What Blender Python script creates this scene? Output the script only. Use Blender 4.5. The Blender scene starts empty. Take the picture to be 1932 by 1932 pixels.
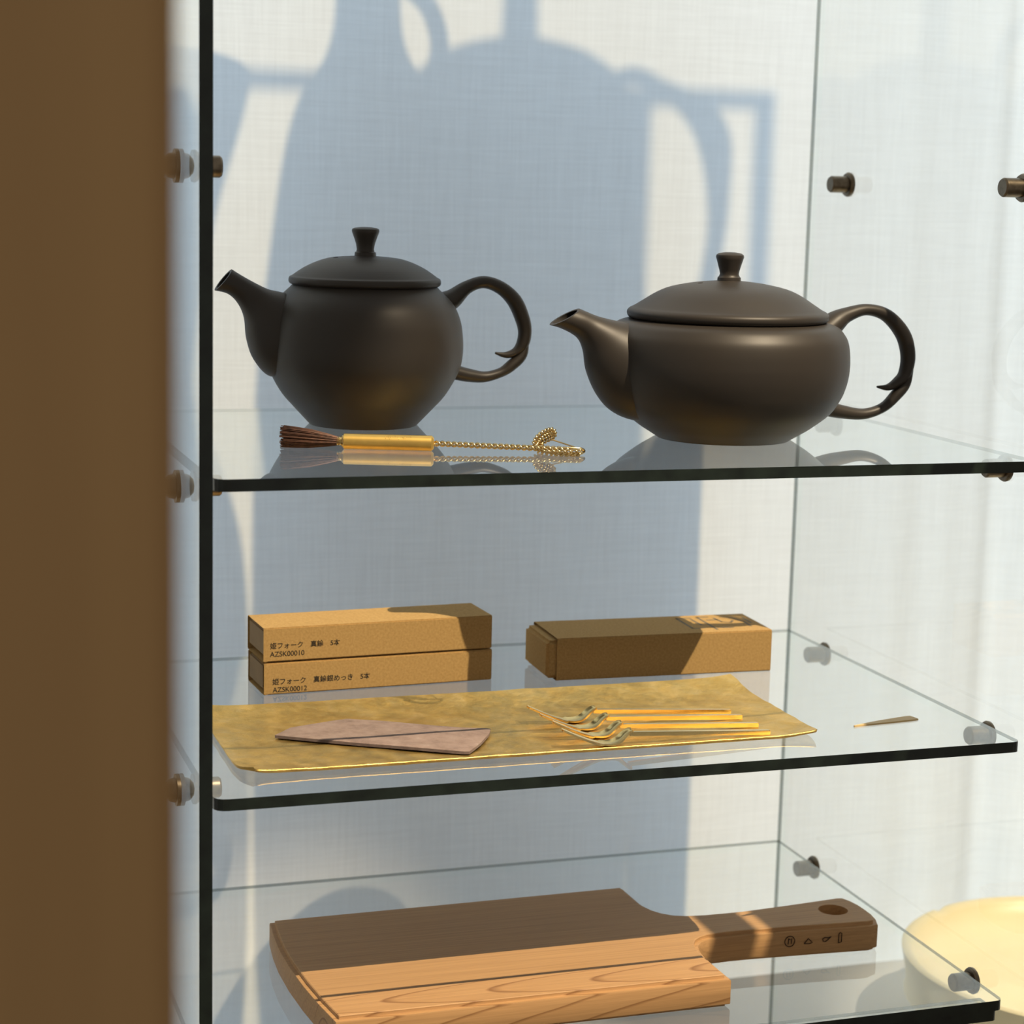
import bpy, bmesh, math, random
from mathutils import Vector, Matrix, noise

scene = bpy.context.scene
col = scene.collection

# ------------------------------------------------------------------ camera
cam_d = bpy.data.cameras.new('camera')
cam = bpy.data.objects.new('camera', cam_d)
col.objects.link(cam)
cam.location = (-0.132838, -0.748939, 0.014776)
cam.rotation_euler = (1.40889282, -0.02481556, -0.32065827)
cam_d.sensor_width = 36.0
cam_d.lens = 3806.795 / 1932.0 * 36.0
cam_d.clip_start = 0.01
cam_d.dof.use_dof = True
cam_d.dof.focus_distance = 0.875
cam_d.dof.aperture_fstop = 15.0
scene.camera = cam

# ------------------------------------------------------------------ world, lights, exposure
world = bpy.data.worlds.new('room_ambience')
scene.world = world
world.use_nodes = True
world.node_tree.nodes['Background'].inputs[0].default_value = (1.0, 0.93, 0.83, 1)
world.node_tree.nodes['Background'].inputs[1].default_value = 0.32


def lamp(name, kind, loc, target, energy, color):
    d = bpy.data.lights.new(name, kind)
    o = bpy.data.objects.new(name, d)
    col.objects.link(o)
    o.location = loc
    o.rotation_euler = (Vector(target) - Vector(loc)).to_track_quat('-Z', 'Y').to_euler()
    d.energy = energy
    d.color = color
    return d


# daylight window behind the linen curtain
win = lamp('window_daylight', 'AREA', (0.35, 1.45, 0.1), (0.35, 0, 0.0), 82.0, (0.49, 0.74, 1.0))
win.shape = 'RECTANGLE'
win.size = 3.2
win.size_y = 2.6
# ceiling spotlight over the front of the case
key = lamp('ceiling_spotlight', 'SPOT', (0.76, -0.91, 1.68), (0.185, 0.05, -0.22), 310.0, (1.0, 0.81, 0.56))
key.spot_size = math.radians(10.4)
key.spot_blend = 0.35
key.shadow_soft_size = 0.006
# second ceiling spotlight over the bowl beside the case
key2 = lamp('ceiling_spotlight', 'SPOT', (1.05, -0.75, 1.60), (0.58, 0.17, -0.43), 225.0, (1.0, 0.84, 0.62))
key2.spot_size = math.radians(8.4)
key2.spot_blend = 0.6
key2.shadow_soft_size = 0.01
# sun behind the window, shining on the back of the curtain
sun = lamp('sun', 'SUN', (0.8, 3.0, 1.0), (0.8 - 0.12, 2.0, 0.73), 3.5, (1.0, 0.80, 0.47))
sun.angle = math.radians(1.1)

scene.view_settings.view_transform = 'Standard'
scene.view_settings.look = 'None'
scene.view_settings.gamma = 1.0
scene.view_settings.exposure = 0.0
scene.view_settings.use_curve_mapping = False
scene.cycles.use_denoising = True
scene.cycles.max_bounces = 10
scene.cycles.transparent_max_bounces = 32
scene.cycles.glossy_bounces = 5
scene.cycles.caustics_reflective = False
scene.cycles.caustics_refractive = False
scene.cycles.sample_clamp_indirect = 4.0

# ------------------------------------------------------------------ dimensions (metres)
W, D = 0.360, 0.232                      # shelf width and depth
Z1, Z2, Z3 = -0.09863, -0.22408, -0.34493  # shelf top heights
TS = 0.0048                              # shelf glass thickness
TP = 0.0052                              # side pane thickness
YC = 0.36                                # curtain plane
TABLE = -0.470                           # counter top
FLOOR = -1.25


# ------------------------------------------------------------------ materials
def mat(name):
    m = bpy.data.materials.new(name)
    m.use_nodes = True
    nt = m.node_tree
    return m, nt, nt.nodes, nt.links, nt.nodes['Principled BSDF']


def coords(nt, scale=(1, 1, 1)):
    tc = nt.nodes.new('ShaderNodeTexCoord')
    mp = nt.nodes.new('ShaderNodeMapping')
    mp.inputs['Scale'].default_value = scale
    nt.links.new(tc.outputs['Object'], mp.inputs[0])
    return mp.outputs[0]


def noise_tex(nt, vec, scale, detail=3.0, rough=0.5, dist=0.0):
    n = nt.nodes.new('ShaderNodeTexNoise')
    n.inputs['Scale'].default_value = scale
    n.inputs['Detail'].default_value = detail
    n.inputs['Roughness'].default_value = rough
    n.inputs['Distortion'].default_value = dist
    nt.links.new(vec, n.inputs['Vector'])
    return n.outputs['Fac']


def ramp(nt, fac, stops):
    r = nt.nodes.new('ShaderNodeValToRGB')
    el = r.color_ramp.elements
    el[0].position, el[0].color = stops[0][0], (*stops[0][1], 1)
    el[1].position, el[1].color = stops[-1][0], (*stops[-1][1], 1)
    for p, c in stops[1:-1]:
        e = el.new(p)
        e.color = (*c, 1)
    nt.links.new(fac, r.inputs[0])
    return r.outputs[0]


def bump(nt, fac, strength, dist, bsdf):
    b = nt.nodes.new('ShaderNodeBump')
    b.inputs['Strength'].default_value = strength
    b.inputs['Distance'].default_value = dist
    nt.links.new(fac, b.inputs['Height'])
    nt.links.new(b.outputs[0], bsdf.inputs['Normal'])


def simple(name, c, rough, metal=0.0, var=0.0, vscale=60, bmp=0.0, bscale=400, bdist=0.0003, spec=0.5):
    m, nt, nodes, links, b = mat(name)
    b.inputs['Roughness'].default_value = rough
    b.inputs['Metallic'].default_value = metal
    b.inputs['Specular IOR Level'].default_value = spec
    v = coords(nt)
    lo = tuple(max(0, x * (1 - var)) for x in c)
    hi = tuple(min(1, x * (1 + var)) for x in c)
    f = noise_tex(nt, v, vscale, 4)
    links.new(ramp(nt, f, [(0.3, lo), (0.7, hi)]), b.inputs['Base Color'])
    if bmp:
        bump(nt, noise_tex(nt, v, bscale, 3), bmp, bdist, b)
    return m


def glass_face():
    """plate glass: every ray that enters is split by Fresnel reflectance, the rest goes straight on with a green tint"""
    m = bpy.data.materials.new('plate_glass')
    m.use_nodes = True
    nt = m.node_tree
    nt.nodes.clear()
    out = nt.nodes.new('ShaderNodeOutputMaterial')
    mix = nt.nodes.new('ShaderNodeMixShader')
    tr = nt.nodes.new('ShaderNodeBsdfTransparent')
    tr.inputs[0].default_value = (0.978, 0.984, 0.982, 1)
    gl = nt.nodes.new('ShaderNodeBsdfGlossy')
    gl.inputs['Roughness'].default_value = 0.0
    gl.inputs['Color'].default_value = (0.97, 0.99, 0.98, 1)
    fr = nt.nodes.new('ShaderNodeFresnel')
    fr.inputs[0].default_value = 1.5
    geo = nt.nodes.new('ShaderNodeNewGeometry')
    a = nt.nodes.new('ShaderNodeMath'); a.operation = 'MULTIPLY'; a.inputs[1].default_value = 1.45
    am = nt.nodes.new('ShaderNodeMath'); am.operation = 'MINIMUM'; am.inputs[1].default_value = 0.9
    s = nt.nodes.new('ShaderNodeMath'); s.operation = 'SUBTRACT'; s.inputs[0].default_value = 1.0
    p = nt.nodes.new('ShaderNodeMath'); p.operation = 'MULTIPLY'
    nt.links.new(fr.outputs[0], a.inputs[0])
    nt.links.new(a.outputs[0], am.inputs[0])
    nt.links.new(geo.outputs['Backfacing'], s.inputs[1])
    nt.links.new(am.outputs[0], p.inputs[0])
    nt.links.new(s.outputs[0], p.inputs[1])
    nt.links.new(p.outputs[0], mix.inputs[0])
    nt.links.new(tr.outputs[0], mix.inputs[1])
    nt.links.new(gl.outputs[0], mix.inputs[2])
    nt.links.new(mix.outputs[0], out.inputs[0])
    return m


def glass_clear():
    """polished back and side edges of the plate, mostly looked through"""
    m = bpy.data.materials.new('glass_edge_clear')
    m.use_nodes = True
    nt = m.node_tree
    nt.nodes.clear()
    out = nt.nodes.new('ShaderNodeOutputMaterial')
    tr = nt.nodes.new('ShaderNodeBsdfTransparent')
    tr.inputs[0].default_value = (0.95, 0.98, 0.97, 1)
    nt.links.new(tr.outputs[0], out.inputs[0])
    return m


def grey_edge():
    m = bpy.data.materials.new('glass_edge_grey')
    m.use_nodes = True
    nt = m.node_tree
    nt.nodes.clear()
    out = nt.nodes.new('ShaderNodeOutputMaterial')
    mix = nt.nodes.new('ShaderNodeMixShader')
    mix.inputs[0].default_value = 0.62
    tr = nt.nodes.new('ShaderNodeBsdfTransparent')
    tr.inputs[0].default_value = (0.8, 0.86, 0.83, 1)
    df = nt.nodes.new('ShaderNodeBsdfDiffuse')
    df.inputs[0].default_value = (0.10, 0.13, 0.115, 1)
    nt.links.new(tr.outputs[0], mix.inputs[1])
    nt.links.new(df.outputs[0], mix.inputs[2])
    nt.links.new(mix.outputs[0], out.inputs[0])
    return m


GLASS, CLEAR, GREYEDGE = glass_face(), glass_clear(), grey_edge()
GREEN = simple('glass_edge_green', (0.010, 0.016, 0.012), 0.28, 0, 0.5, 90, 0.15, 500, 0.0003, 0.4)
CLAY = simple('dark_brown_clay', (0.030, 0.0248, 0.020), 0.47, 0, 0.07, 25, 0.10, 2600, 0.0001, 0.42)
DARK = simple('spout_inside', (0.014, 0.012, 0.010), 0.8, 0, 0.1)
BRASS = simple('brushed_brass', (0.82, 0.56, 0.16), 0.40, 1.0, 0.06, 200, 0.06, 1800, 0.0001)
FORKM = simple('fork_brass', (0.86, 0.67, 0.31), 0.24, 1.0, 0.05, 150, 0.03, 1500, 0.0001)
WIREM = simple('wire_brass', (0.70, 0.56, 0.30), 0.26, 1.0, 0.1, 300)
BRIST = simple('brown_bristle', (0.13, 0.052, 0.028), 0.6, 0, 0.5, 500)
STEEL = simple('bronze_steel', (0.20, 0.165, 0.12), 0.38, 1.0, 0.25, 300, 0.12, 900)
INK = simple('black_ink', (0.022, 0.016, 0.010), 0.7, 0, 0.1)
FADED = simple('faded_grey_ink', (0.17, 0.135, 0.085), 0.75, 0, 0.2)
BURN = simple('burnt_wood_mark', (0.035, 0.014, 0.005), 0.8, 0, 0.2)
CREAM = simple('cream_yellow_glaze', (0.88, 0.77, 0.46), 0.4, 0, 0.02, 20)
CARDIN = simple('card_inside', (0.30, 0.20, 0.10), 0.85, 0, 0.06, 120)
COUNTER = simple('pale_counter', (0.62, 0.61, 0.58), 0.6, 0, 0.04, 12)
FLOORM = simple('floor_boards', (0.30, 0.24, 0.18), 0.6, 0, 0.2, 6)


def cardboard():
    m, nt, nodes, links, b = mat('kraft_card')
    b.inputs['Roughness'].default_value = 0.85
    b.inputs['Specular IOR Level'].default_value = 0.2
    v = coords(nt)
    f1 = noise_tex(nt, v, 900, 2, 0.6)
    links.new(ramp(nt, f1, [(0.3, (0.44, 0.275, 0.10)), (0.7, (0.55, 0.355, 0.14))]), b.inputs['Base Color'])
    bump(nt, noise_tex(nt, v, 700, 3), 0.12, 0.0003, b)
    return m


def gold_tray():
    m, nt, nodes, links, b = mat('aged_gold_leaf')
    b.inputs['Metallic'].default_value = 1.0
    v = coords(nt)
    f1 = noise_tex(nt, v, 70, 6, 0.65, 0.6)
    links.new(ramp(nt, f1, [(0.25, (0.58, 0.385, 0.115)), (0.5, (0.76, 0.525, 0.17)), (0.75, (0.91, 0.66, 0.27))]), b.inputs['Base Color'])
    links.new(ramp(nt, noise_tex(nt, v, 160, 4), [(0.3, (0.40,) * 3), (0.7, (0.55,) * 3)]), b.inputs['Roughness'])
    bump(nt, noise_tex(nt, v, 180, 5, 0.6), 0.55, 0.0012, b)
    return m


def cherry():
    m, nt, nodes, links, b = mat('cherry_wood')
    b.inputs['Roughness'].default_value = 0.5
    b.inputs['Specular IOR Level'].default_value = 0.3
    v = coords(nt, (1, 1, 1))
    # growth rings cut along the grain: long cathedral arches towards the front, straight lines behind
    sep = nodes.new('ShaderNodeSeparateXYZ')
    links.new(v, sep.inputs[0])

    def mth(op, a, bb):
        n = nodes.new('ShaderNodeMath')
        n.operation = op
        for i, x in enumerate((a, bb)):
            if isinstance(x, (int, float)):
                n.inputs[i].default_value = x
            else:
                links.new(x, n.inputs[i])
        return n.outputs[0]
    wob = noise_tex(nt, coords(nt, (7, 40, 40)), 1.0, 2)
    y = mth('ADD', mth('ADD', sep.outputs[1], 0.0425), mth('MULTIPLY', mth('SUBTRACT', wob, 0.5), 0.006))
    ay = mth('ABSOLUTE', y, 0)
    # flat-sawn arches near the front edge turn into straight lines further back
    arch = mth('SUBTRACT', mth('MULTIPLY', mth('MULTIPLY', y, y), 260.0), mth('MULTIPLY', sep.outputs[0], 0.62))
    straight = mth('MULTIPLY', ay, 3.6)
    sel = nodes.new('ShaderNodeMapRange')
    sel.interpolation_type = 'SMOOTHSTEP'
    sel.inputs['From Min'].default_value = 0.0125
    sel.inputs['From Max'].default_value = 0.0150
    links.new(ay, sel.inputs['Value'])
    s_ = sel.outputs[0]
    tt = mth('ADD', mth('MULTIPLY', arch, mth('SUBTRACT', 1.0, s_)), mth('MULTIPLY', straight, s_))
    t = mth('MULTIPLY', mth('ADD', tt, mth('MULTIPLY', sep.outputs[2], 3.0)), 34.0)
    ring = mth('FRACT', mth('ADD', t, 40.0), 0)
    line = ramp(nt, ring, [(0.0, (0.53, 0.315, 0.145)), (0.84, (0.51, 0.298, 0.133)), (0.955, (0.28, 0.14, 0.055)), (1.0, (0.52, 0.305, 0.14))])
    streak = noise_tex(nt, coords(nt, (18, 900, 900)), 1.0, 3, 0.6)
    fleck = ramp(nt, streak, [(0.3, (0.86, 0.84, 0.82)), (0.7, (1.08, 1.07, 1.06))])
    mx = nodes.new('ShaderNodeMix')
    mx.data_type = 'RGBA'
    mx.blend_type = 'MULTIPLY'
    mx.inputs[0].default_value = 1.0
    fl_ = nodes.new('ShaderNodeMix')
    fl_.data_type = 'RGBA'
    links.new(mth('MULTIPLY', s_, 0.78), fl_.inputs[0])
    links.new(line, fl_.inputs[6])
    fl_.inputs[7].default_value = (0.515, 0.303, 0.136, 1)
    links.new(fl_.outputs[2], mx.inputs[6])
    links.new(fleck, mx.inputs[7])
    links.new(mx.outputs[2], b.inputs['Base Color'])
    bump(nt, streak, 0.10, 0.0002, b)
    return m


def stone():
    m, nt, nodes, links, b = mat('pinkish_grey_slip')
    b.inputs['Roughness'].default_value = 0.85
    v = coords(nt)
    f = noise_tex(nt, v, 120, 6, 0.7)
    links.new(ramp(nt, f, [(0.28, (0.19, 0.135, 0.115)), (0.5, (0.29, 0.21, 0.18)), (0.68, (0.34, 0.255, 0.22)), (0.78, (0.52, 0.44, 0.39))]), b.inputs['Base Color'])
    bump(nt, noise_tex(nt, v, 420, 4), 0.4, 0.0005, b)
    return m


def post_wood():
    m, nt, nodes, links, b = mat('brown_post_wood')
    b.inputs['Roughness'].default_value = 0.6
    f = noise_tex(nt, coords(nt, (60, 60, 3)), 1.0, 4)
    links.new(ramp(nt, f, [(0.3, (0.375, 0.215, 0.08)), (0.7, (0.44, 0.26, 0.10))]), b.inputs['Base Color'])
    return m


def linen():
    m = bpy.data.materials.new('white_linen')
    m.use_nodes = True
    nt = m.node_tree
    nt.nodes.clear()
    out = nt.nodes.new('ShaderNodeOutputMaterial')
    mix = nt.nodes.new('ShaderNodeMixShader')
    mix.inputs[0].default_value = 0.42
    df = nt.nodes.new('ShaderNodeBsdfDiffuse')
    tl = nt.nodes.new('ShaderNodeBsdfTranslucent')
    warp = noise_tex(nt, coords(nt, (700, 1, 26)), 1.0, 3, 0.6)
    weft = noise_tex(nt, coords(nt, (30, 1, 760)), 1.0, 3, 0.6)
    a = nt.nodes.new('ShaderNodeMath'); a.operation = 'ADD'
    h = nt.nodes.new('ShaderNodeMath'); h.operation = 'MULTIPLY'; h.inputs[1].default_value = 0.5
    nt.links.new(warp, a.inputs[0]); nt.links.new(weft, a.inputs[1]); nt.links.new(a.outputs[0], h.inputs[0])
    c = ramp(nt, h.outputs[0], [(0.30, (0.775, 0.765, 0.74)), (0.70, (0.875, 0.87, 0.845))])
    nt.links.new(c, df.inputs[0])
    nt.links.new(c, tl.inputs[0])
    b = nt.nodes.new('ShaderNodeBump')
    b.inputs['Strength'].default_value = 0.25
    b.inputs['Distance'].default_value = 0.0006
    nt.links.new(h.outputs[0], b.inputs['Height'])
    nt.links.new(b.outputs[0], df.inputs['Normal'])
    nt.links.new(df.outputs[0], mix.inputs[1])
    nt.links.new(tl.outputs[0], mix.inputs[2])
    nt.links.new(mix.outputs[0], out.inputs[0])
    return m


CARD, TRAYM, CHERRY, STONE, POSTM, LINEN = cardboard(), gold_tray(), cherry(), stone(), post_wood(), linen()


# ------------------------------------------------------------------ mesh helpers
def build(name, bm, mats, parent=None, smooth=False, loc=None, angle=None):
    me = bpy.data.meshes.new(name)
    bmesh.ops.recalc_face_normals(bm, faces=bm.faces)
    bm.to_mesh(me)
    bm.free()
    if not isinstance(mats, (list, tuple)):
        mats = [mats]
    for m in mats:
        me.materials.append(m)
    if smooth:
        if angle is None:
            for p in me.polygons:
                p.use_smooth = True
        else:
            me.shade_smooth() if hasattr(me, 'shade_smooth') else None
            for p in me.polygons:
                p.use_smooth = True
            me.set_sharp_from_angle(angle=math.radians(angle))
    o = bpy.data.objects.new(name, me)
    col.objects.link(o)
    if loc:
        o.location = loc
    if parent:
        o.parent = parent
    return o


def tag(o, label, cat, group=None, kind=None):
    o['label'] = label
    o['category'] = cat
    if group:
        o['group'] = group
    if kind:
        o['kind'] = kind
    return o


def thing(name, label, cat, loc=(0, 0, 0), rz=0.0, group=None):
    o = bpy.data.objects.new(name, None)
    o.empty_display_size = 0.02
    col.objects.link(o)
    o.location = loc
    o.rotation_euler = (0, 0, rz)
    return tag(o, label, cat, group)


def box(bm, lo, hi, mi=0):
    x0, y0, z0 = lo
    x1, y1, z1 = hi
    v = [bm.verts.new(p) for p in ((x0, y0, z0), (x1, y0, z0), (x1, y1, z0), (x0, y1, z0), (x0, y0, z1), (x1, y0, z1), (x1, y1, z1), (x0, y1, z1))]
    for f in ((0, 3, 2, 1), (4, 5, 6, 7), (0, 1, 5, 4), (1, 2, 6, 5), (2, 3, 7, 6), (3, 0, 4, 7)):
        bm.faces.new([v[i] for i in f]).material_index = mi
    return v


def lathe(bm, prof, seg=64, mat4=None):
    """prof: list of (r, z); r = 0 closes with a point"""
    rings = []
    for r, z in prof:
        if r < 1e-7:
            rings.append([bm.verts.new((0, 0, z))])
        else:
            rings.append([bm.verts.new((r * math.cos(2 * math.pi * k / seg), r * math.sin(2 * math.pi * k / seg), z)) for k in range(seg)])
    for a, b in zip(rings, rings[1:]):
        if len(a) == 1 and len(b) == 1:
            continue
        for k in range(seg):
            k2 = (k + 1) % seg
            if len(a) == 1:
                bm.faces.new((a[0], b[k], b[k2]))
            elif len(b) == 1:
                bm.faces.new((a[k], b[0], a[k2]))
            else:
                bm.faces.new((a[k], b[k], b[k2], a[k2]))
    if mat4 is not None:
        vs = [v for ring in rings for v in ring]
        bmesh.ops.transform(bm, matrix=mat4, verts=vs)


def catmull(pts, n):
    """smooth curve through tuples of any length, n samples per span"""
    out = []
    P = [pts[0]] + list(pts) + [pts[-1]]
    for i in range(1, len(P) - 2):
        p0, p1, p2, p3 = P[i - 1], P[i], P[i + 1], P[i + 2]
        for k in range(n):
            t = k / n
            out.append(tuple(0.5 * (2 * b + (c - a) * t + (2 * a - 5 * b + 4 * c - d) * t * t + (3 * b - a - 3 * c + d) * t ** 3)
                             for a, b, c, d in zip(p0, p1, p2, p3)))
    out.append(tuple(pts[-1]))
    return out


def tube(bm, pts, radii, seg=10, up=(0, 1, 0), sx=1.0, caps=True, mi=0):
    """sweep a circle (sx stretches it sideways) along points"""
    pts = [Vector(p) for p in pts]
    rings = []
    prev = Vector(up)
    for i, p in enumerate(pts):
        t = (pts[min(i + 1, len(pts) - 1)] - pts[max(i - 1, 0)]).normalized()
        s = prev - t * prev.dot(t)
        if s.length < 1e-6:
            s = t.orthogonal()
        s.normalize()
        prev = s
        u = t.cross(s)
        r = radii[i] if hasattr(radii, '__len__') else radii
        rings.append([bm.verts.new(p + s * (r * sx * math.cos(2 * math.pi * k / seg)) + u * (r * math.sin(2 * math.pi * k / seg))) for k in range(seg)])
    for a, b in zip(rings, rings[1:]):
        for k in range(seg):
            f = bm.faces.new((a[k], a[(k + 1) % seg], b[(k + 1) % seg], b[k]))
            f.material_index = mi
    if caps:
        bm.faces.new(rings[0]).material_index = mi
        bm.faces.new(list(reversed(rings[-1]))).material_index = mi
    return rings


def round_poly(pts, radii, n=5):
    """2D polygon with its corners rounded"""
    out = []
    N = len(pts)
    for i, p in enumerate(pts):
        r = radii[i]
        p = Vector(p)
        if r <= 0:
            out.append((p.x, p.y))
            continue
        a = (Vector(pts[i - 1]) - p).normalized() * r
        b = (Vector(pts[(i + 1) % N]) - p).normalized() * r
        for k in range(n + 1):
            t = k / n
            q = (p + a) * (1 - t) ** 2 + p * 2 * t * (1 - t) + (p + b) * t * t
            out.append((q.x, q.y))
    return out


def offset_poly(pts, d):
    """move a counter-clockwise outline inwards by d"""
    N = len(pts)
    out = []
    for i in range(N):
        a, p, b = Vector(pts[i - 1]), Vector(pts[i]), Vector(pts[(i + 1) % N])
        e1 = (p - a).normalized()
        e2 = (b - p).normalized()
        n1 = Vector((-e1.y, e1.x))
        n2 = Vector((-e2.y, e2.x))
        n = n1 + n2
        n = n / max(0.35, n.length_squared / 2) if n.length > 1e-6 else n1
        out.append(tuple(p + n * d))
    return out


# ------------------------------------------------------------------ setting: floor, counter, curtain, post
bm = bmesh.new()
box(bm, (-2.2, -2.2, FLOOR - 0.05), (2.6, 2.2, FLOOR))
fl = build('floor', bm, FLOORM)
tag(fl, 'brown floor far below the glass case', 'floor', kind='structure')

ct = thing('display_counter', 'pale grey counter under the glass case and the cream bowl', 'counter', (0.25, 0.12, FLOOR))
bm = bmesh.new()
box(bm, (-0.45, -0.15, TABLE - FLOOR - 0.03), (0.75, 0.215, TABLE - FLOOR))
build('counter_top', bm, COUNTER, ct)
for x in (-0.42, 0.68):
    for y in (-0.14, 0.15):
        bm = bmesh.new()
        box(bm, (x, y, 0), (x + 0.05, y + 0.05, TABLE - FLOOR - 0.03))
        build('leg', bm, COUNTER, ct)

# linen curtain: flat behind the case, soft vertical folds to the right
bm = bmesh.new()
NX, NZ = 340, 60
X0, X1, ZB, ZT = -0.55, 1.55, -1.1, 0.75
grid = []


def fold(x, z):
    w = min(1.0, max(0.0, (x - 0.42) / 0.25))
    w = w * w * (3 - 2 * w)
    y = 0.0035 * math.sin(9 * x + 0.6) + 0.0012 * math.sin(33 * x + 1.0 + 0.8 * z)
    y += w * (0.0115 * math.sin(46 * x + 1.2 * z + 0.8) + 0.0070 * math.sin(101 * x - 0.9 * z) + 0.0032 * math.sin(190 * x + 2 * z))
    y += 0.0016 * noise.noise(Vector((x * 9, z * 5, 2.0)))
    y += 0.0008 * noise.noise(Vector((x * 60, z * 9, 5.0)))
    return YC + y


for j in range(NZ + 1):
    z = ZB + (ZT - ZB) * j / NZ
    grid.append([bm.verts.new((X0 + (X1 - X0) * i / NX, fold(X0 + (X1 - X0) * i / NX, z), z)) for i in range(NX + 1)])
for j in range(NZ):
    for i in range(NX):
        bm.faces.new((grid[j][i], grid[j][i + 1], grid[j + 1][i + 1], grid[j + 1][i]))
cu = build('linen_curtain', bm, LINEN, smooth=True)
tag(cu, 'off-white woven linen curtain hanging behind the glass case, folded at right', 'curtain')
# slim rail that carries the curtain
bm = bmesh.new()
tube(bm, [(X0 - 0.05, YC, ZT + 0.006), (X1 + 0.05, YC, ZT + 0.006)], 0.008, 12)
rail = build('curtain_rail', bm, STEEL, cu, smooth=True)

bm = bmesh.new()
pv = box(bm, (-0.215, -0.5125, FLOOR), (-0.0945, -0.43, 0.9))
bmesh.ops.bevel(bm, geom=[e for e in bm.edges if abs(e.verts[0].co.z - e.verts[1].co.z) > 1], offset=0.003, segments=3, affect='EDGES')
po = build('wooden_post', bm, POSTM, smooth=True, angle=40)
po.rotation_euler = (0, 0, 0)
tag(po, 'blurred brown wooden post close to the camera at the left edge', 'post')


# ------------------------------------------------------------------ window and added shadow casters behind the curtain
bm = bmesh.new()
for lo_, hi_ in (((-2.2, 1.0, FLOOR), (-0.60, 1.05, 1.30)), ((1.50, 1.0, FLOOR), (2.6, 1.05, 1.30)), ((-0.60, 1.0, 0.80), (1.50, 1.05, 1.30)), ((-0.60, 1.0, FLOOR), (1.50, 1.05, -1.00))):
    box(bm, lo_, hi_)
wb = build('wall_back', bm, COUNTER)
tag(wb, 'plain wall with a wide window opening behind the linen curtain', 'wall', kind='structure')

SX, SZ = 0.12, 0.27     # slope of the sun's rays


def bench_part(name, lo_, hi_, parent):
    bm = bmesh.new()
    box(bm, lo_, hi_)
    return build(name, bm, POSTM, parent)


BT = -0.520            # bench top
wbn = thing('caster_bench', 'added wooden bench carrying the shadow casters behind the linen curtain', 'bench', (0.0, 0.725, FLOOR))  # made-up bench, only there to carry the shadow casters
hb_ = BT - FLOOR
bench_part('seat', (-0.45, -0.19, hb_ - 0.04), (0.460, 0.19, hb_), wbn)
for x in (-0.42, 0.36):
    for y in (-0.15, 0.11):
        bench_part('leg', (x, y, 0.0), (x + 0.04, y + 0.04, hb_ - 0.04), wbn)


def shadow_pot(name, label, cat, xc, y, prof, hnd):  # unseen vessels, made up to give the curtain its shadow shapes
    """added shadow-casting vessel on the bench; prof and handle heights are where its shadow falls on the curtain"""
    dy = y - YC
    t = thing(name, label, cat, (xc + SX * dy, y, BT))
    dz = SZ * dy - BT
    bm = bmesh.new()
    pr = catmull(prof, 4)
    lathe(bm, [(0, 0), (prof[0][0], 0)] + [(r, z + dz) for r, z in pr if z + dz > 0.002] + [(prof[-1][0] - 0.004, prof[-1][1] + dz), (0, prof[-1][1] + dz - 0.03)], 48)
    build('body', bm, CLAY, t, True, None, 50)
    if hnd:
        bm = bmesh.new()
        hp_ = catmull(hnd, 6)
        tube(bm, [(x, 0, z + dz) for x, z, r in hp_], [r for x, z, r in hp_], 12)
        build('handle', bm, CLAY, t, True)


shadow_pot('shadow_pitcher', 'added round pitcher with narrow neck and ring handle casting shadow on the curtain', 'pitcher', 0.2385, 0.78,
         [(0.066, -0.58), (0.078, -0.50), (0.083, -0.38), (0.084, -0.22), (0.083, -0.12), (0.081, -0.06), (0.0775, -0.0066), (0.0745, 0.03), (0.068, 0.062), (0.052, 0.079), (0.030, 0.088), (0.0125, 0.0935), (0.0105, 0.105), (0.0105, 0.125), (0.016, 0.150), (0.022, 0.16)],
         [(0.050, 0.072, 0.004), (0.069, 0.078, 0.005), (0.0877, 0.071, 0.005), (0.108, 0.060, 0.009), (0.1208, 0.0436, 0.011), (0.125, 0.015, 0.008), (0.124, -0.02, 0.006), (0.1107, -0.078, 0.006), (0.074, -0.120, 0.008)])
shadow_pot('shadow_jug', 'added slim jug with a round handle casting shadow on the curtain', 'jug', 0.150, 0.625,
         [(0.052, -0.54), (0.060, -0.44), (0.063, -0.30), (0.063, -0.16), (0.061, -0.09), (0.056, -0.04), (0.048, 0.02), (0.041, 0.05), (0.034, 0.065), (0.024, 0.080), (0.019, 0.10), (0.019, 0.13), (0.024, 0.15)],
         [(0.017, 0.122, 0.005), (0.034, 0.110, 0.0055), (0.0415, 0.090, 0.0055), (0.038, 0.072, 0.0055), (0.028, 0.060, 0.006)])
shadow_pot('shadow_vase', 'added flared vase wide at the mouth casting shadow on the curtain', 'vase', 0.0250, 0.640,
         [(0.050, -0.56), (0.058, -0.46), (0.060, -0.30), (0.056, -0.20), (0.042, -0.145), (0.028, -0.11), (0.030, -0.07), (0.040, -0.01), (0.054, 0.04), (0.060, 0.066)], None)
cr = thing('shadow_box', 'added narrow upright wooden box shading the curtain from behind', 'box', (0.3725, 0.620, BT))  # added blocker: keeps the sun off a strip of curtain
hc_ = -0.070 - BT
for lo_, hi_ in (((-0.016, -0.03, 0.004), (-0.012, 0.03, hc_)), ((0.012, -0.03, 0.004), (0.016, 0.03, hc_)), ((-0.012, -0.03, 0.004), (0.012, -0.026, hc_)), ((-0.012, 0.026, 0.004), (0.012, 0.03, hc_))):
    bench_part('side_board', lo_, hi_, cr)
bench_part('base_board', (-0.016, -0.03, 0.0), (0.016, 0.03, 0.004), cr)
cb_ = thing('shadow_crate', 'added tall open wooden crate shading the far left of the curtain from behind', 'crate', (0.045, 0.800, BT))  # added blocker: darkens the curtain seen through the left pane
ht_ = 0.172 - BT
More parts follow.
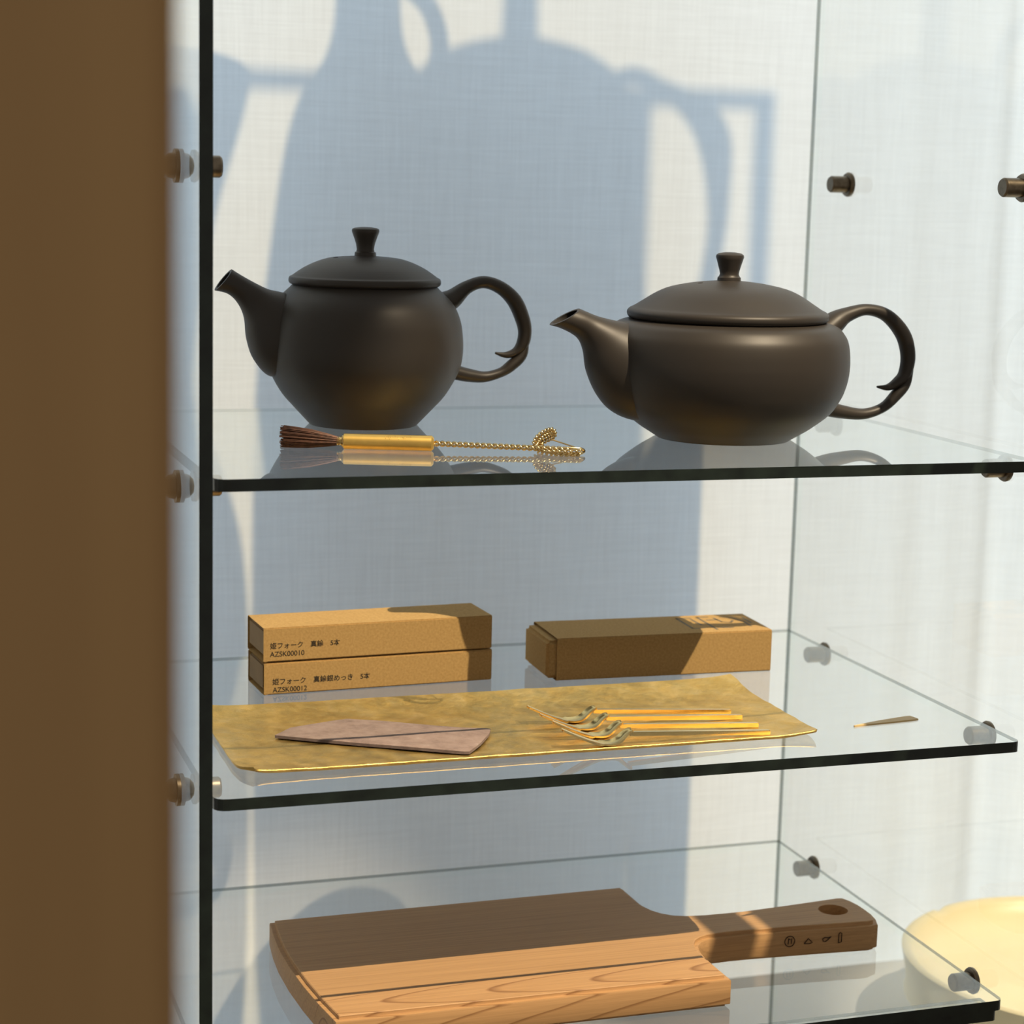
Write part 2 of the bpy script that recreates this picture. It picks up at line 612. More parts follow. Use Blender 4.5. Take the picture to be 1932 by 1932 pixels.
for lo_, hi_ in (((-0.055, -0.03, 0.006), (-0.049, 0.03, ht_)), ((0.049, -0.03, 0.006), (0.055, 0.03, ht_)), ((-0.049, -0.03, 0.006), (0.049, -0.024, ht_)), ((-0.049, 0.024, 0.006), (0.049, 0.03, ht_))):
    bench_part('side_board', lo_, hi_, cb_)
bench_part('base_board', (-0.055, -0.03, 0.0), (0.055, 0.03, 0.006), cb_)
dyf = 0.885 - YC
dz = SZ * dyf - BT
fr_ = thing('shadow_frame', 'added thin empty wooden frame casting bar shadows on the curtain from behind', 'frame', (SX * dyf, 0.885, BT))  # added blocker: its bars draw straight shadows on the cloth
bench_part('rail', (0.03, -0.006, 0.0625 + dz), (0.3975, 0.006, 0.070 + dz), fr_)
bench_part('rail', (0.03, -0.006, 0.0), (0.36 - SX * dyf, 0.006, 0.008), fr_)
bench_part('stile', (0.030, -0.006, 0.008), (0.039, 0.006, 0.0625 + dz), fr_)
bench_part('stile', (0.386, -0.006, -0.05 + dz), (0.3975, 0.006, 0.0625 + dz), fr_)
bench_part('stile', (0.300, -0.006, 0.008), (0.3185, 0.006, 0.0625 + dz), fr_)

# added slatted stand, unseen right of the camera's view: its slats shade the board's handle
ss = thing('shade_stand', 'added unseen slatted wooden stand shading the board handle from the right', 'stand', (0.56, -0.18, FLOOR))
hz = 0.20 - FLOOR
for y in (-0.115, -0.075):
    bench_part('post', (-0.012, y - 0.012, 0.0), (0.012, y + 0.012, hz - 0.012), ss)
    bench_part('arm', (-0.20, y - 0.010, hz - 0.012), (0.02, y + 0.010, hz), ss)
for x, w in ((0.3930, 0.0150), (0.4280, 0.0420), (0.52, 0.03)):
    bench_part('slat', (x - w / 2 - 0.56, -0.13, hz), (x + w / 2 - 0.56, 0.030, hz + 0.008), ss)

# ------------------------------------------------------------------ glass case
def slab(bm, outline, z0, z1, side_of):
    """extruded plate; side_of(edge midpoint, outward normal) gives (material of the upper strip, material of the rest)"""
    top = [bm.verts.new((x, y, z1)) for x, y in outline]
    mid = [bm.verts.new((x, y, z1 - 0.0016)) for x, y in outline]
    bot = [bm.verts.new((x, y, z0)) for x, y in outline]
    bm.faces.new(top).material_index = 0
    bm.faces.new(list(reversed(bot))).material_index = 0
    N = len(outline)
    for i in range(N):
        j = (i + 1) % N
        e = Vector(outline[j]) - Vector(outline[i])
        m1, m2 = side_of(Vector((e.y, -e.x)).normalized())
        bm.faces.new((mid[i], mid[j], top[j], top[i])).material_index = m1
        bm.faces.new((bot[i], bot[j], mid[j], mid[i])).material_index = m2


def shelf_side(n):
    if n.y < -0.35 or n.x < -0.9:
        return 1, 1
    return 2, 3


def glass_shelf(z, label, x0=0.0008, x1=W, y0=0.0, y1=D):
    bm = bmesh.new()
    o = round_poly([(x0, y0), (x1, y0), (x1, y1), (x0, y1)], [0.006, 0.004, 0.001, 0.002], 4)
    slab(bm, o, z - TS, z, shelf_side)
    ob = build('glass_shelf', bm, [GLASS, GREEN, GREYEDGE, CLEAR])
    return tag(ob, label, 'shelf', 'glass shelves of the case')


glass_shelf(Z1, 'clear glass shelf with dark green edge carrying the two dark teapots')
glass_shelf(Z2, 'clear glass shelf with dark green edge carrying kraft boxes and gold tray')
glass_shelf(Z3, 'clear glass shelf with dark green edge carrying the wooden board')
# second sheet lying directly below the board's shelf
bm = bmesh.new()
o2 = round_poly([(0.002, 0.001), (W - 0.0022, 0.001), (W - 0.0022, 0.016), (0.002, 0.016)], [0.004, 0.003, 0.001, 0.002], 4)
slab(bm, o2, Z3 - 2 * TS - 0.0004, Z3 - TS - 0.0004, shelf_side)
lp = build('glass_strip', bm, [GLASS, GREEN, GREYEDGE, CLEAR])
tag(lp, 'second green-edged glass strip directly under the front of the board shelf', 'glass strip')

PIN_Z = [0.0180, Z1 - TS - 0.0046, Z2 - TS - 0.0046, Z3 - TS - 0.0046]


def side_panel(label, xin, sgn, yback, ys):
    """upright pane whose inner face is at xin; sgn +1 when the case lies towards +x"""
    t = thing('glass_side_panel', label, 'glass panel', (xin, 0, TABLE))
    bm = bmesh.new()
    xa, xb = (-TP, 0.0) if sgn > 0 else (0.0, TP)
    xm = -0.0022 if sgn > 0 else 0.0022
    box(bm, (xa, 0.0, 0.0), (xb, yback, 0.85))
    bmesh.ops.bisect_plane(bm, geom=list(bm.verts) + list(bm.edges) + list(bm.faces), plane_co=(xm, 0, 0), plane_no=(1, 0, 0))
    bmesh.ops.recalc_face_normals(bm, faces=bm.faces)
    for f in bm.faces:
        n = f.normal
        if n.y < -0.5 or abs(n.z) > 0.5:
            f.material_index = 1
        elif n.y > 0.5:
            f.material_index = 2 if abs(f.calc_center_median().x) < abs(xm) else 3
        else:
            f.material_index = 0
    build('pane', bm, [GLASS, GREEN, GREYEDGE, CLEAR], t)
    for z in PIN_Z:
        for y in ys:
            rot = Matrix.Rotation(math.pi / 2 * sgn, 4, 'Y')
            bm = bmesh.new()
            R = 0.0043
            lathe(bm, [(0, 0.0008), (R, 0.0008), (R, 0.0108), (R - 0.0006, 0.0116), (0, 0.0116)], 24, rot)
            pin = build('shelf_pin', bm, STEEL, t, True, (0, y, z - TABLE), 35)
            bm = bmesh.new()
            lathe(bm, [(0, 0.0), (0.0062, 0.0), (0.0064, 0.0012), (0.0058, 0.0022), (R, 0.0024), (0, 0.0024)], 24, rot)
            build('flange', bm, STEEL, pin, True, None, 35)
            if sgn < 0:
                continue
            bm = bmesh.new()
            lathe(bm, [(0, -TP - 0.0001), (0.0066, -TP - 0.0001), (0.0066, -TP - 0.0016), (0.0052, -TP - 0.0018), (0.0046, -TP - 0.0040), (0.0028, -TP - 0.0056), (0, -TP - 0.0062)], 24, rot)
            build('screw_head', bm, STEEL, pin, True, None, 35)
    return t


side_panel('left glass side panel of the case, its dark green front edge beside the post', 0.0, 1, 0.250, (0.047, 0.208))
side_panel('right glass side panel of the case with bronze shelf pins against the curtain', 0.3715, -1, 0.2570, (0.044, 0.2095))


# ------------------------------------------------------------------ teapots
def teapot(name, label, loc, lid, knob, body, spout, hA, hB, vent):
    t = thing(name, label, 'teapot', loc)
    k = 0.001
    bm = bmesh.new()
    pr = catmull([(r, z) for r, z in body], 4)
    base_r = body[0][0]
    prof = [(0, 0.6), (base_r - 3, 0.6), (base_r - 2.2, 0.0), (base_r - 0.6, 0.0)] + pr
    r1, z1 = body[-1]
    prof += [(r1 - 2, z1 + 0.2), (r1 - 3, z1 - 2), (r1 - 4, z1 - 8)]
    lathe(bm, [(r * k, z * k) for r, z in prof], 96)
    build('body', bm, CLAY, t, True, None, 50)
    # lid
    bm = bmesh.new()
    lp_ = catmull(lid, 3)
    lathe(bm, [(0, (lid[0][1]) * k)] + [(r * k, z * k) for r, z in lp_] + [(0, lid[-1][1] * k)], 96)
    ld = build('lid', bm, CLAY, t, True, None, 60)
    bm = bmesh.new()
    lathe(bm, [(r * k, z * k) for r, z in knob], 48)
    build('knob', bm, CLAY, ld, True, None, 40)
    bm = bmesh.new()
    vx, vz, tilt = vent
    lathe(bm, [(0, 0.00005), (0.0011, 0.00005), (0.0012, -0.0004)], 16, Matrix.Translation((vx * k, -0.002, vz * k)) @ Matrix.Rotation(-tilt, 4, 'Y'))
    build('steam_hole', bm, DARK, ld)
    # spout: rings given by (top x, top z, bottom x, bottom z, half width)
    bm = bmesh.new()
    secs = catmull(spout, 5)
    seg = 32
    rings = []

    def ring(s, inset):
        tp, bt = Vector((s[0], 0, s[1])), Vector((s[2], 0, s[3]))
        c = (tp + bt) / 2
        u = (tp - bt) / 2
        hl = max(0.1, u.length - inset)
        u.normalize()
        hw = max(0.1, s[4] - inset)
        return [bm.verts.new((c + u * (hl * math.cos(2 * math.pi * q / seg)) + Vector((0, hw * math.sin(2 * math.pi * q / seg), 0))) * k) for q in range(seg)]
    inner = [ring(s, 1.5) for s in secs[:9]]
    outer = [ring(s, 0) for s in secs]
    allr = list(reversed(inner)) + outer
    for a, b in zip(allr, allr[1:]):
        for q in range(seg):
            f = bm.faces.new((a[q], a[(q + 1) % seg], b[(q + 1) % seg], b[q]))
            f.material_index = 1 if a in inner and b in inner else 0
    bm.faces.new(allr[0]).material_index = 1
    build('spout', bm, [CLAY, DARK], t, True, None, 60)
    # ring handle that ends in an inward curl
    bm = bmesh.new()
    for path in (hA, hB):
        cp = catmull(path, 6)
        tube(bm, [(x * k, 0, z * k) for x, z, r in cp], [max(0.25, r) * k for x, z, r in cp], 16, (0, 1, 0), 1.25)
    build('handle', bm, CLAY, t, True, None, 60)
    return t


teapot('clay_teapot', 'taller round dark brown clay teapot standing behind the brass brush', (0.1000, 0.1648, Z1),
       [(4.5, 78.2), (15.2, 77.3), (21.5, 75.6), (27.3, 73.0), (31.4, 70.4), (33.6, 68.8), (34.9, 68.1), (35.3, 66.6), (34.9, 65.3), (33.6, 64.6)],
       [(0, 77.0), (5.6, 77.4), (5.0, 78.2), (4.9, 79.8), (4.2, 80.2), (4.0, 81.3), (4.4, 83.8), (5.2, 86.2), (6.1, 88.6), (6.4, 89.6), (6.2, 90.5), (5.2, 91.0), (2.5, 91.4), (0, 91.5)],
       [(25.0, 0.0), (25.8, 0.8), (31.8, 7.2), (37.9, 14.0), (42.6, 21.8), (45.0, 27.5), (45.9, 32.0), (46.2, 37.0), (45.8, 43.3), (44.9, 48.5), (43.0, 53.7), (40.5, 57.6), (37.4, 60.8), (34.6, 63.4), (33.6, 64.6)],
       [(-62.2, 71.4, -70.0, 61.8, 5.2), (-57.9, 68.8, -63.9, 60.2, 5.4), (-51.8, 65.5, -59.4, 55.9, 6.2), (-45.8, 62.7, -56.5, 49.4, 8.2), (-41.0, 61.6, -55.3, 39.7, 11.5), (-36.8, 60.6, -51.8, 30.0, 14.5), (-33, 58.5, -44.4, 22.6, 16.5), (-27, 55, -34, 24.0, 15)],
       [(36.0, 55.5, 6.0), (42.4, 58.6, 4.7), (49.4, 64.0, 3.2), (57.7, 66.6, 2.9), (66.2, 64.0, 3.2), (73.2, 58.0, 3.6), (77.4, 49.7, 3.5), (78.9, 43.4, 3.2), (78.0, 37.6, 3.0), (74.7, 33.6, 2.2), (69.6, 32.1, 1.5), (64.3, 33.1, 0.5)],
       [(79.6, 41.0, 1.4), (77.9, 32.5, 2.5), (72.4, 27.0, 2.7), (67.2, 23.7, 2.3), (59.3, 21.7, 2.6), (51.3, 22.5, 3.2), (45.2, 23.8, 3.5), (39.0, 25.0, 3.8)],
       (-14.5, 77.5, 0.18))

teapot('clay_teapot', 'lower wide squat dark brown clay teapot on the top shelf at right', (0.2528, 0.0955, Z1),
       [(5.0, 71.8), (16.2, 70.6), (26.6, 68.4), (33.1, 65.6), (38.2, 62.4), (42.6, 59.6), (44.6, 58.6), (45.8, 57.4), (45.9, 55.8), (45.2, 54.6), (43.9, 54.0)],
       [(0, 70.6), (6.3, 71.0), (5.4, 71.8), (5.3, 73.2), (4.7, 73.7), (4.3, 74.8), (4.6, 76.4), (5.3, 78.8), (6.0, 81.2), (6.4, 82.4), (6.2, 83.4), (5.2, 84.1), (2.5, 84.6), (0, 84.7)],
       [(30.6, 0.0), (31.2, 0.5), (34.6, 2.6), (40.2, 6.2), (48.5, 13.0), (52.8, 19.6), (54.6, 24.0), (55.8, 28.8), (56.3, 33.5), (56.3, 37.0), (55.9, 41.6), (54.9, 46.0), (53.2, 49.0), (50.6, 51.8), (46.6, 53.4), (43.9, 54.0)],
       [(-72.1, 58.8, -85.7, 51.4, 6.0), (-68.5, 57.4, -80.1, 49.8, 6.6), (-63.4, 55.5, -72.7, 45.8, 7.4), (-56.7, 53.9, -69.2, 39.6, 10.0), (-50.8, 52.9, -67.2, 30.4, 13.2), (-46.5, 52.2, -62.2, 20.2, 16.0), (-42.0, 50.5, -54.4, 12.2, 18.0), (-37.0, 48.5, -43.0, 8.2, 18.5), (-30, 45, -34, 9.5, 16)],
       [(49.0, 48.5, 6.2), (55.1, 53.4, 5.0), (61.0, 56.6, 3.5), (70.8, 58.9, 2.7), (81.5, 56.2, 3.1), (90.5, 47.5, 3.5), (93.9, 37.5, 3.4), (92.8, 28.9, 3.0), (89.1, 24.9, 2.4), (84.2, 22.4, 1.6), (78.5, 22.7, 0.5)],
       [(95.6, 34.0, 1.6), (93.4, 24.4, 2.5), (88.6, 18.6, 2.7), (82.0, 12.8, 2.3), (71.8, 9.9, 2.6), (60.5, 11.1, 3.2), (53.5, 12.7, 3.7), (46.5, 15.0, 4.0)],
       (-15.0, 70.8, 0.14))

# ------------------------------------------------------------------ small brush with brass handle
A, B = Vector((0.0698, 0.0795, 0)), Vector((0.1062, 0.0672, 0))
ax = (B - A).normalized()
br = thing('tea_brush', 'small brown-bristled brush with gold brass handle lying before the taller teapot', 'brush', (A.x, A.y, Z1), math.atan2(ax.y, ax.x))
L = (B - A).length
RY = Matrix.Rotation(math.pi / 2, 4, 'Y')
HR = 0.0033


def along(x, z):
    return Matrix.Translation((x, 0, z)) @ RY


bm = bmesh.new()
lathe(bm, [(0, 0), (HR - 0.0003, 0), (HR, 0.0003), (HR, L - 0.0010), (HR - 0.0009, L - 0.0001), (0.0012, L), (0, L)], 40, along(0, HR))
hd = build('handle', bm, BRASS, br, True, None, 35)
bm = bmesh.new()
for i, (x0, hgt, wd) in enumerate([(0.0180, 0.0019, 0.0004), (0.0192, 0.0019, 0.0004), (0.0203, 0.0009, 0.0006), (0.0218, 0.0014, 0.0004), (0.0236, 0.0019, 0.0004), (0.0251, 0.0012, 0.0005), (0.0262, 0.0016, 0.0004), (0.0284, 0.0010, 0.0005)]):
    # little engraved strokes near the top of the barrel
    a0 = math.radians(112 + 6 * (i % 3))
    a1 = a0 + hgt / HR
    tube(bm, [(x0 + 0.0006 * (i % 2) * (s / 4), -(HR + 0.00002) * math.sin(a0 + (a1 - a0) * s / 4 - math.pi / 2), HR + (HR + 0.00002) * math.cos(a0 + (a1 - a0) * s / 4 - math.pi / 2)) for s in range(5)], 0.00010, 5)
build('engraving', bm, BRASS, hd, True)
bm = bmesh.new()
lathe(bm, [(0, -0.0030), (0.0017, -0.0030), (0.0021, -0.0026), (0.0017, -0.0022), (0.0021, -0.0018), (0.0018, -0.0014), (0.0021, -0.0010), (0.0019, -0.0006), (0.0027, -0.0005), (0.0027, 0.0004), (0, 0.0004)], 24, along(0, HR))
build('ferrule', bm, WIREM, br, True, None, 30)
random.seed(4)
bm = bmesh.new()
for i in range(230):
    a = random.uniform(0, 2 * math.pi)
    q = math.sqrt(random.random())
    r0, r1 = 0.0017 * q, 0.0047 * q
    e = Vector((-0.0263 + random.uniform(-0.0006, 0.0015), r1 * math.cos(a) * 1.15, 0.0048 + r1 * math.sin(a)))
    s = Vector((-0.0018, r0 * math.cos(a), HR + r0 * math.sin(a)))
    m_ = (s + e) / 2 + Vector((0, r1 * 0.16 * math.cos(a), r1 * 0.16 * math.sin(a)))
    tube(bm, catmull([tuple(s), tuple(m_), tuple(e)], 2), 0.00017, 4)
bs = build('bristles', bm, BRIST, br)
bs['kind'] = 'stuff'
# twisted wire with loop and knotted cord
bm = bmesh.new()
wl = 0.0570


def wire_axis(s):
    return Vector((L + s * wl, -0.0006 * s, HR - 0.0011 * s))


for ph in (0, math.pi):
    pts = []
    for i in range(260):
        s = i / 259
        a = ph + s * 2 * math.pi * 11.5
        pts.append(wire_axis(s) + Vector((0, 0.00078 * math.cos(a), 0.00078 * math.sin(a))))
    tube(bm, pts, 0.00060, 7)
build('twisted_wire', bm, WIREM, br, True)
bm = bmesh.new()
lc = wire_axis(1.0)
loop = catmull([(lc.x - 0.010, lc.y, lc.z), (lc.x, lc.y - 0.0004, lc.z + 0.0006), (lc.x + 0.0050, lc.y + 0.0004, lc.z + 0.0004), (lc.x + 0.0068, lc.y + 0.0016, lc.z - 0.0006), (lc.x + 0.0050, lc.y - 0.0020, lc.z - 0.0012), (lc.x - 0.002, lc.y - 0.0036, lc.z - 0.0013), (lc.x - 0.0095, lc.y - 0.0028, lc.z - 0.0009)], 8)
tube(bm, loop, 0.00065, 8)
build('end_loop', bm, WIREM, br, True)


def braid(path, rad, turns, strand):
    bm_ = bmesh.new()
    cp = [Vector(p) for p in catmull(path, 14)]
    n = len(cp)
    for ph in range(3):
        pts = []
        for i, p in enumerate(cp):
            t_ = (cp[min(i + 1, n - 1)] - cp[max(i - 1, 0)]).normalized()
            s_ = t_.cross(Vector((0, 1, 0.3))).normalized()
            u_ = t_.cross(s_)
            a = i / (n - 1) * turns * 2 * math.pi
            w1 = math.sin(a + ph * 2.094) * rad
            w2 = math.sin(2 * a + ph * 4.188) * rad * 0.6
            pts.append(p + s_ * w1 + u_ * w2)
        tube(bm_, pts, strand, 6)
    return bm_


kx = lc.x - 0.011
bm = braid([(lc.x + 0.0050, -0.0036, 0.0014), (kx + 0.010, -0.0048, 0.0013), (kx + 0.004, -0.0034, 0.0013), (kx - 0.001, 0.0016, 0.0014), (kx - 0.0030, 0.0046, 0.0030), (kx - 0.0018, 0.0056, 0.0060), (kx + 0.0012, 0.0056, 0.0084), (kx + 0.0040, 0.0060, 0.0092), (kx + 0.0046, 0.0066, 0.0074), (kx + 0.0022, 0.0064, 0.0058), (kx - 0.0010, 0.0060, 0.0040), (kx - 0.0002, 0.0036, 0.0016)], 0.00125, 10, 0.00045)
build('braided_cord', bm, WIREM, br, True)
bm = bmesh.new()
tube(bm, catmull([(kx + 0.0034, 0.0062, 0.0056), (kx + 0.0085, 0.0052, 0.0042), (kx + 0.0140, 0.0030, 0.0028), (lc.x + 0.0050, 0.0006, 0.0026)], 8), 0.00034, 6)
build('cord_tail', bm, WIREM, br, True)


# ------------------------------------------------------------------ kraft boxes
def flat_text(name, body, width, material, parent, loc, rot, bold=0.0):
    cu_ = bpy.data.curves.new(name + '_curve', 'FONT')
    cu_.body = body
    cu_.size = 1.0
    cu_.offset = bold
    tmp = bpy.data.objects.new(name + '_tmp', cu_)
    col.objects.link(tmp)
    dg = bpy.context.evaluated_depsgraph_get()
    me = bpy.data.meshes.new_from_object(tmp.evaluated_get(dg))
    bpy.data.objects.remove(tmp)
    xs = [v.co.x for v in me.vertices]
    s = width / (max(xs) - min(xs))
    x0 = min(xs)
    for v in me.vertices:
        v.co = Vector(((v.co.x - x0) * s, v.co.y * s, 0))
    me.materials.clear()
    me.materials.append(material)
    me.name = name
    o = bpy.data.objects.new(name, me)
    col.objects.link(o)
    o.parent = parent
    o.location = loc
    o.rotation_euler = rot
    return o


def kraft_box(label, loc, rz, lx, ly, h, sleeve=False, flap_low=False):
    t = thing('kraft_box', label, 'box', loc, rz, 'kraft card boxes on the middle shelf')
    bm = bmesh.new()
    w = 0.0005
    ox = 0.0 if not sleeve else 0.0048
    # shell: four walls and the closed right end, open on the left
    v = box(bm, (ox, 0, 0), (lx, ly, h))
    bmesh.ops.recalc_face_normals(bm, faces=bm.faces)
    left = [f for f in bm.faces if f.normal.x < -0.9][0]
    r = bmesh.ops.inset_region(bm, faces=[left], thickness=w)
    for vv in left.verts:
        vv.co.x += 0.0045
    bmesh.ops.bevel(bm, geom=[e for e in bm.edges if abs(e.verts[0].co.x - e.verts[1].co.x) > lx * 0.8], offset=0.0005, segments=2, affect='EDGES')
    build('sleeve', bm, CARD, t, True, None, 40)
    bm = bmesh.new()
    if sleeve:
        box(bm, (0.0, 0.0011, 0.0009), (0.0092, ly - 0.0011, h - 0.0013))
        bv = 0.0016
    elif flap_low:
        box(bm, (0.0003, 0.0022, 0.0014), (0.0044, ly - 0.0007, h - 0.0007))
        bv = 0.0011
    else:
        box(bm, (0.0006, 0.0012, 0.0024), (0.0044, ly - 0.0008, h - 0.0013))
        bv = 0.0008
    bmesh.ops.bevel(bm, geom=list(bm.edges), offset=bv, segments=3, affect='EDGES')
    build('inner_tray' if sleeve else 'end_flap', bm, CARD if sleeve else CARDIN, t, True, None, 40)
    return t


RZB = math.atan2(5.6, 113.2)
b1 = kraft_box('lower kraft box of the stacked pair, printed AZSK00012', (0.0513, 0.1538, Z2), RZB, 0.1133, 0.0306, 0.0150, flap_low=True)
b2 = kraft_box('upper kraft box of the stacked pair, printed AZSK00010', (0.0510, 0.1538, Z2 + 0.0157), RZB, 0.1133, 0.0306, 0.0162)
b3 = kraft_box('single deeper kraft sleeve box standing alone behind the forks', (0.1898, 0.1500, Z2), math.atan2(-4.2, 113), 0.1176, 0.0395, 0.0210, sleeve=True)
FR = (math.pi / 2, 0, 0)
flat_text('printed_name', '姫フォーク　真鍮　5本', 0.0338, INK, b2, (0.0031, -0.00008, 0.0064), FR, 0.013)
flat_text('printed_code', 'AZSK00010', 0.0166, INK, b2, (0.0030, -0.00008, 0.0025), FR, 0.010)
flat_text('printed_name', '姫フォーク　真鍮銀めっき　5本', 0.0476, INK, b1, (0.0040, -0.00008, 0.0049), FR, 0.013)
flat_text('printed_code', 'AZSK00012', 0.0166, INK, b1, (0.0041, -0.00008, 0.0011), FR, 0.010)
# faded stamped strokes on top of the single box, drawn from its back edge
bm = bmesh.new()
strokes = [[(0.0790, 0.033), (0.0790, 0.010), (0.0850, 0.010)], [(0.0790, 0.033), (0.0862, 0.033)], [(0.0858, 0.030), (0.0862, 0.017)],
           [(0.0905, 0.034), (0.0905, 0.006)], [(0.0905, 0.034), (0.0960, 0.034)], [(0.0935, 0.027), (0.0990, 0.027)], [(0.0930, 0.010), (0.1000, 0.009)],
           [(0.0985, 0.031), (0.0995, 0.022), (0.1035, 0.020), (0.1060, 0.024)], [(0.1030, 0.033), (0.1085, 0.031)], [(0.1085, 0.028), (0.1110, 0.021), (0.1105, 0.011)], [(0.1140, 0.030), (0.1135, 0.018)]]
for st in strokes:
    for p, q in zip(st, st[1:]):
        d = (Vector(q) - Vector(p)).normalized() * 0.0007
        n = Vector((-d.y, d.x))
        p, q = Vector(p) - d, Vector(q) + d
        bm.faces.new([bm.verts.new((c.x, c.y, 0.02106)) for c in (p - n, q - n, q + n, p + n)])
build('stamped_mark', bm, FADED, b3)

# ------------------------------------------------------------------ gold tray
TX0, TX1, TY0, TY1 = 0.0155, 0.2745, 0.0255, 0.1190
tx, ty = (TX0 + TX1) / 2, (TY0 + TY1) / 2
tr = thing('gold_tray', 'long shallow rectangular tray of aged gold leaf on the middle shelf', 'tray', (tx, ty, Z2))


def tray_h(u, v):
    """height of the upper face, u and v in -1..1"""
    bk = max(0.0, (v - 0.46) / 0.54)
    fr = max(0.0, (-v - 0.72) / 0.28)
    sd = max(0.0, (abs(u) - 0.86) / 0.14)
    h = 0.0016 + 0.0036 * bk ** 1.7 + 0.0008 * fr ** 1.5 + 0.0009 * sd ** 1.6
    h += 0.0008 * (abs(u) ** 10) * max(0, abs(v)) ** 5
    h += 0.00022 * noise.noise(Vector((u * 9, v * 4, 1.0)))
    return h


bm = bmesh.new()
NU, NV = 90, 40
rowsT, rowsB = [], []
hx, hy = (TX1 - TX0) / 2, (TY1 - TY0) / 2
for j in range(NV + 1):
    v = -1 + 2 * j / NV
    ra, rb = [], []
    for i in range(NU + 1):
        u = -1 + 2 * i / NU
        # slightly uneven hand-cut outline
        ex = hx * u + 0.0007 * noise.noise(Vector((v * 6, u * 2, 3))) * abs(u) ** 6
        ey = hy * v + 0.0007 * noise.noise(Vector((u * 9, v * 2, 7))) * abs(v) ** 6
        cut = (abs(u) ** 26) * (abs(v) ** 9) * (1.0 if u * v > 0 and u < 0 else 0.3)
        ex *= 1 - 0.045 * cut
        ey *= 1 - 0.03 * cut
        h = tray_h(u, v)
        ra.append(bm.verts.new((ex, ey, h)))
        rb.append(bm.verts.new((ex * 0.997, ey * 0.995, max(0.0, h - 0.0013))))
    rowsT.append(ra)
    rowsB.append(rb)
for j in range(NV):
    for i in range(NU):
        bm.faces.new((rowsT[j][i], rowsT[j][i + 1], rowsT[j + 1][i + 1], rowsT[j + 1][i]))
        bm.faces.new((rowsB[j][i], rowsB[j + 1][i], rowsB[j + 1][i + 1], rowsB[j][i + 1]))
for i in range(NU):
    bm.faces.new((rowsB[0][i], rowsB[0][i + 1], rowsT[0][i + 1], rowsT[0][i]))
    bm.faces.new((rowsT[NV][i], rowsT[NV][i + 1], rowsB[NV][i + 1], rowsB[NV][i]))
for j in range(NV):
    bm.faces.new((rowsT[j][0], rowsT[j + 1][0], rowsB[j + 1][0], rowsB[j][0]))
    bm.faces.new((rowsB[j][NU], rowsB[j + 1][NU], rowsT[j + 1][NU], rowsT[j][NU]))
build('plate', bm, TRAYM, tr, True, None, 50)
# bright filed lip along the front edge
bm = bmesh.new()
lipp = []
for i in range(NU * 2 + 1):
    u = -0.95 + 1.93 * i / (NU * 2)
    lipp.append((hx * u, -hy + 0.0002 + 0.00012 * noise.noise(Vector((u * 60, 0, 3))), tray_h(u, -1) - 0.0003 + 0.00014 * noise.noise(Vector((u * 75, 2, 3)))))
tube(bm, lipp, 0.00055, 8)
build('front_lip', bm, TRAYM, tr, True)


def on_tray(x, y):
    return Z2 + tray_h((x - tx) / hx, (y - ty) / hy)


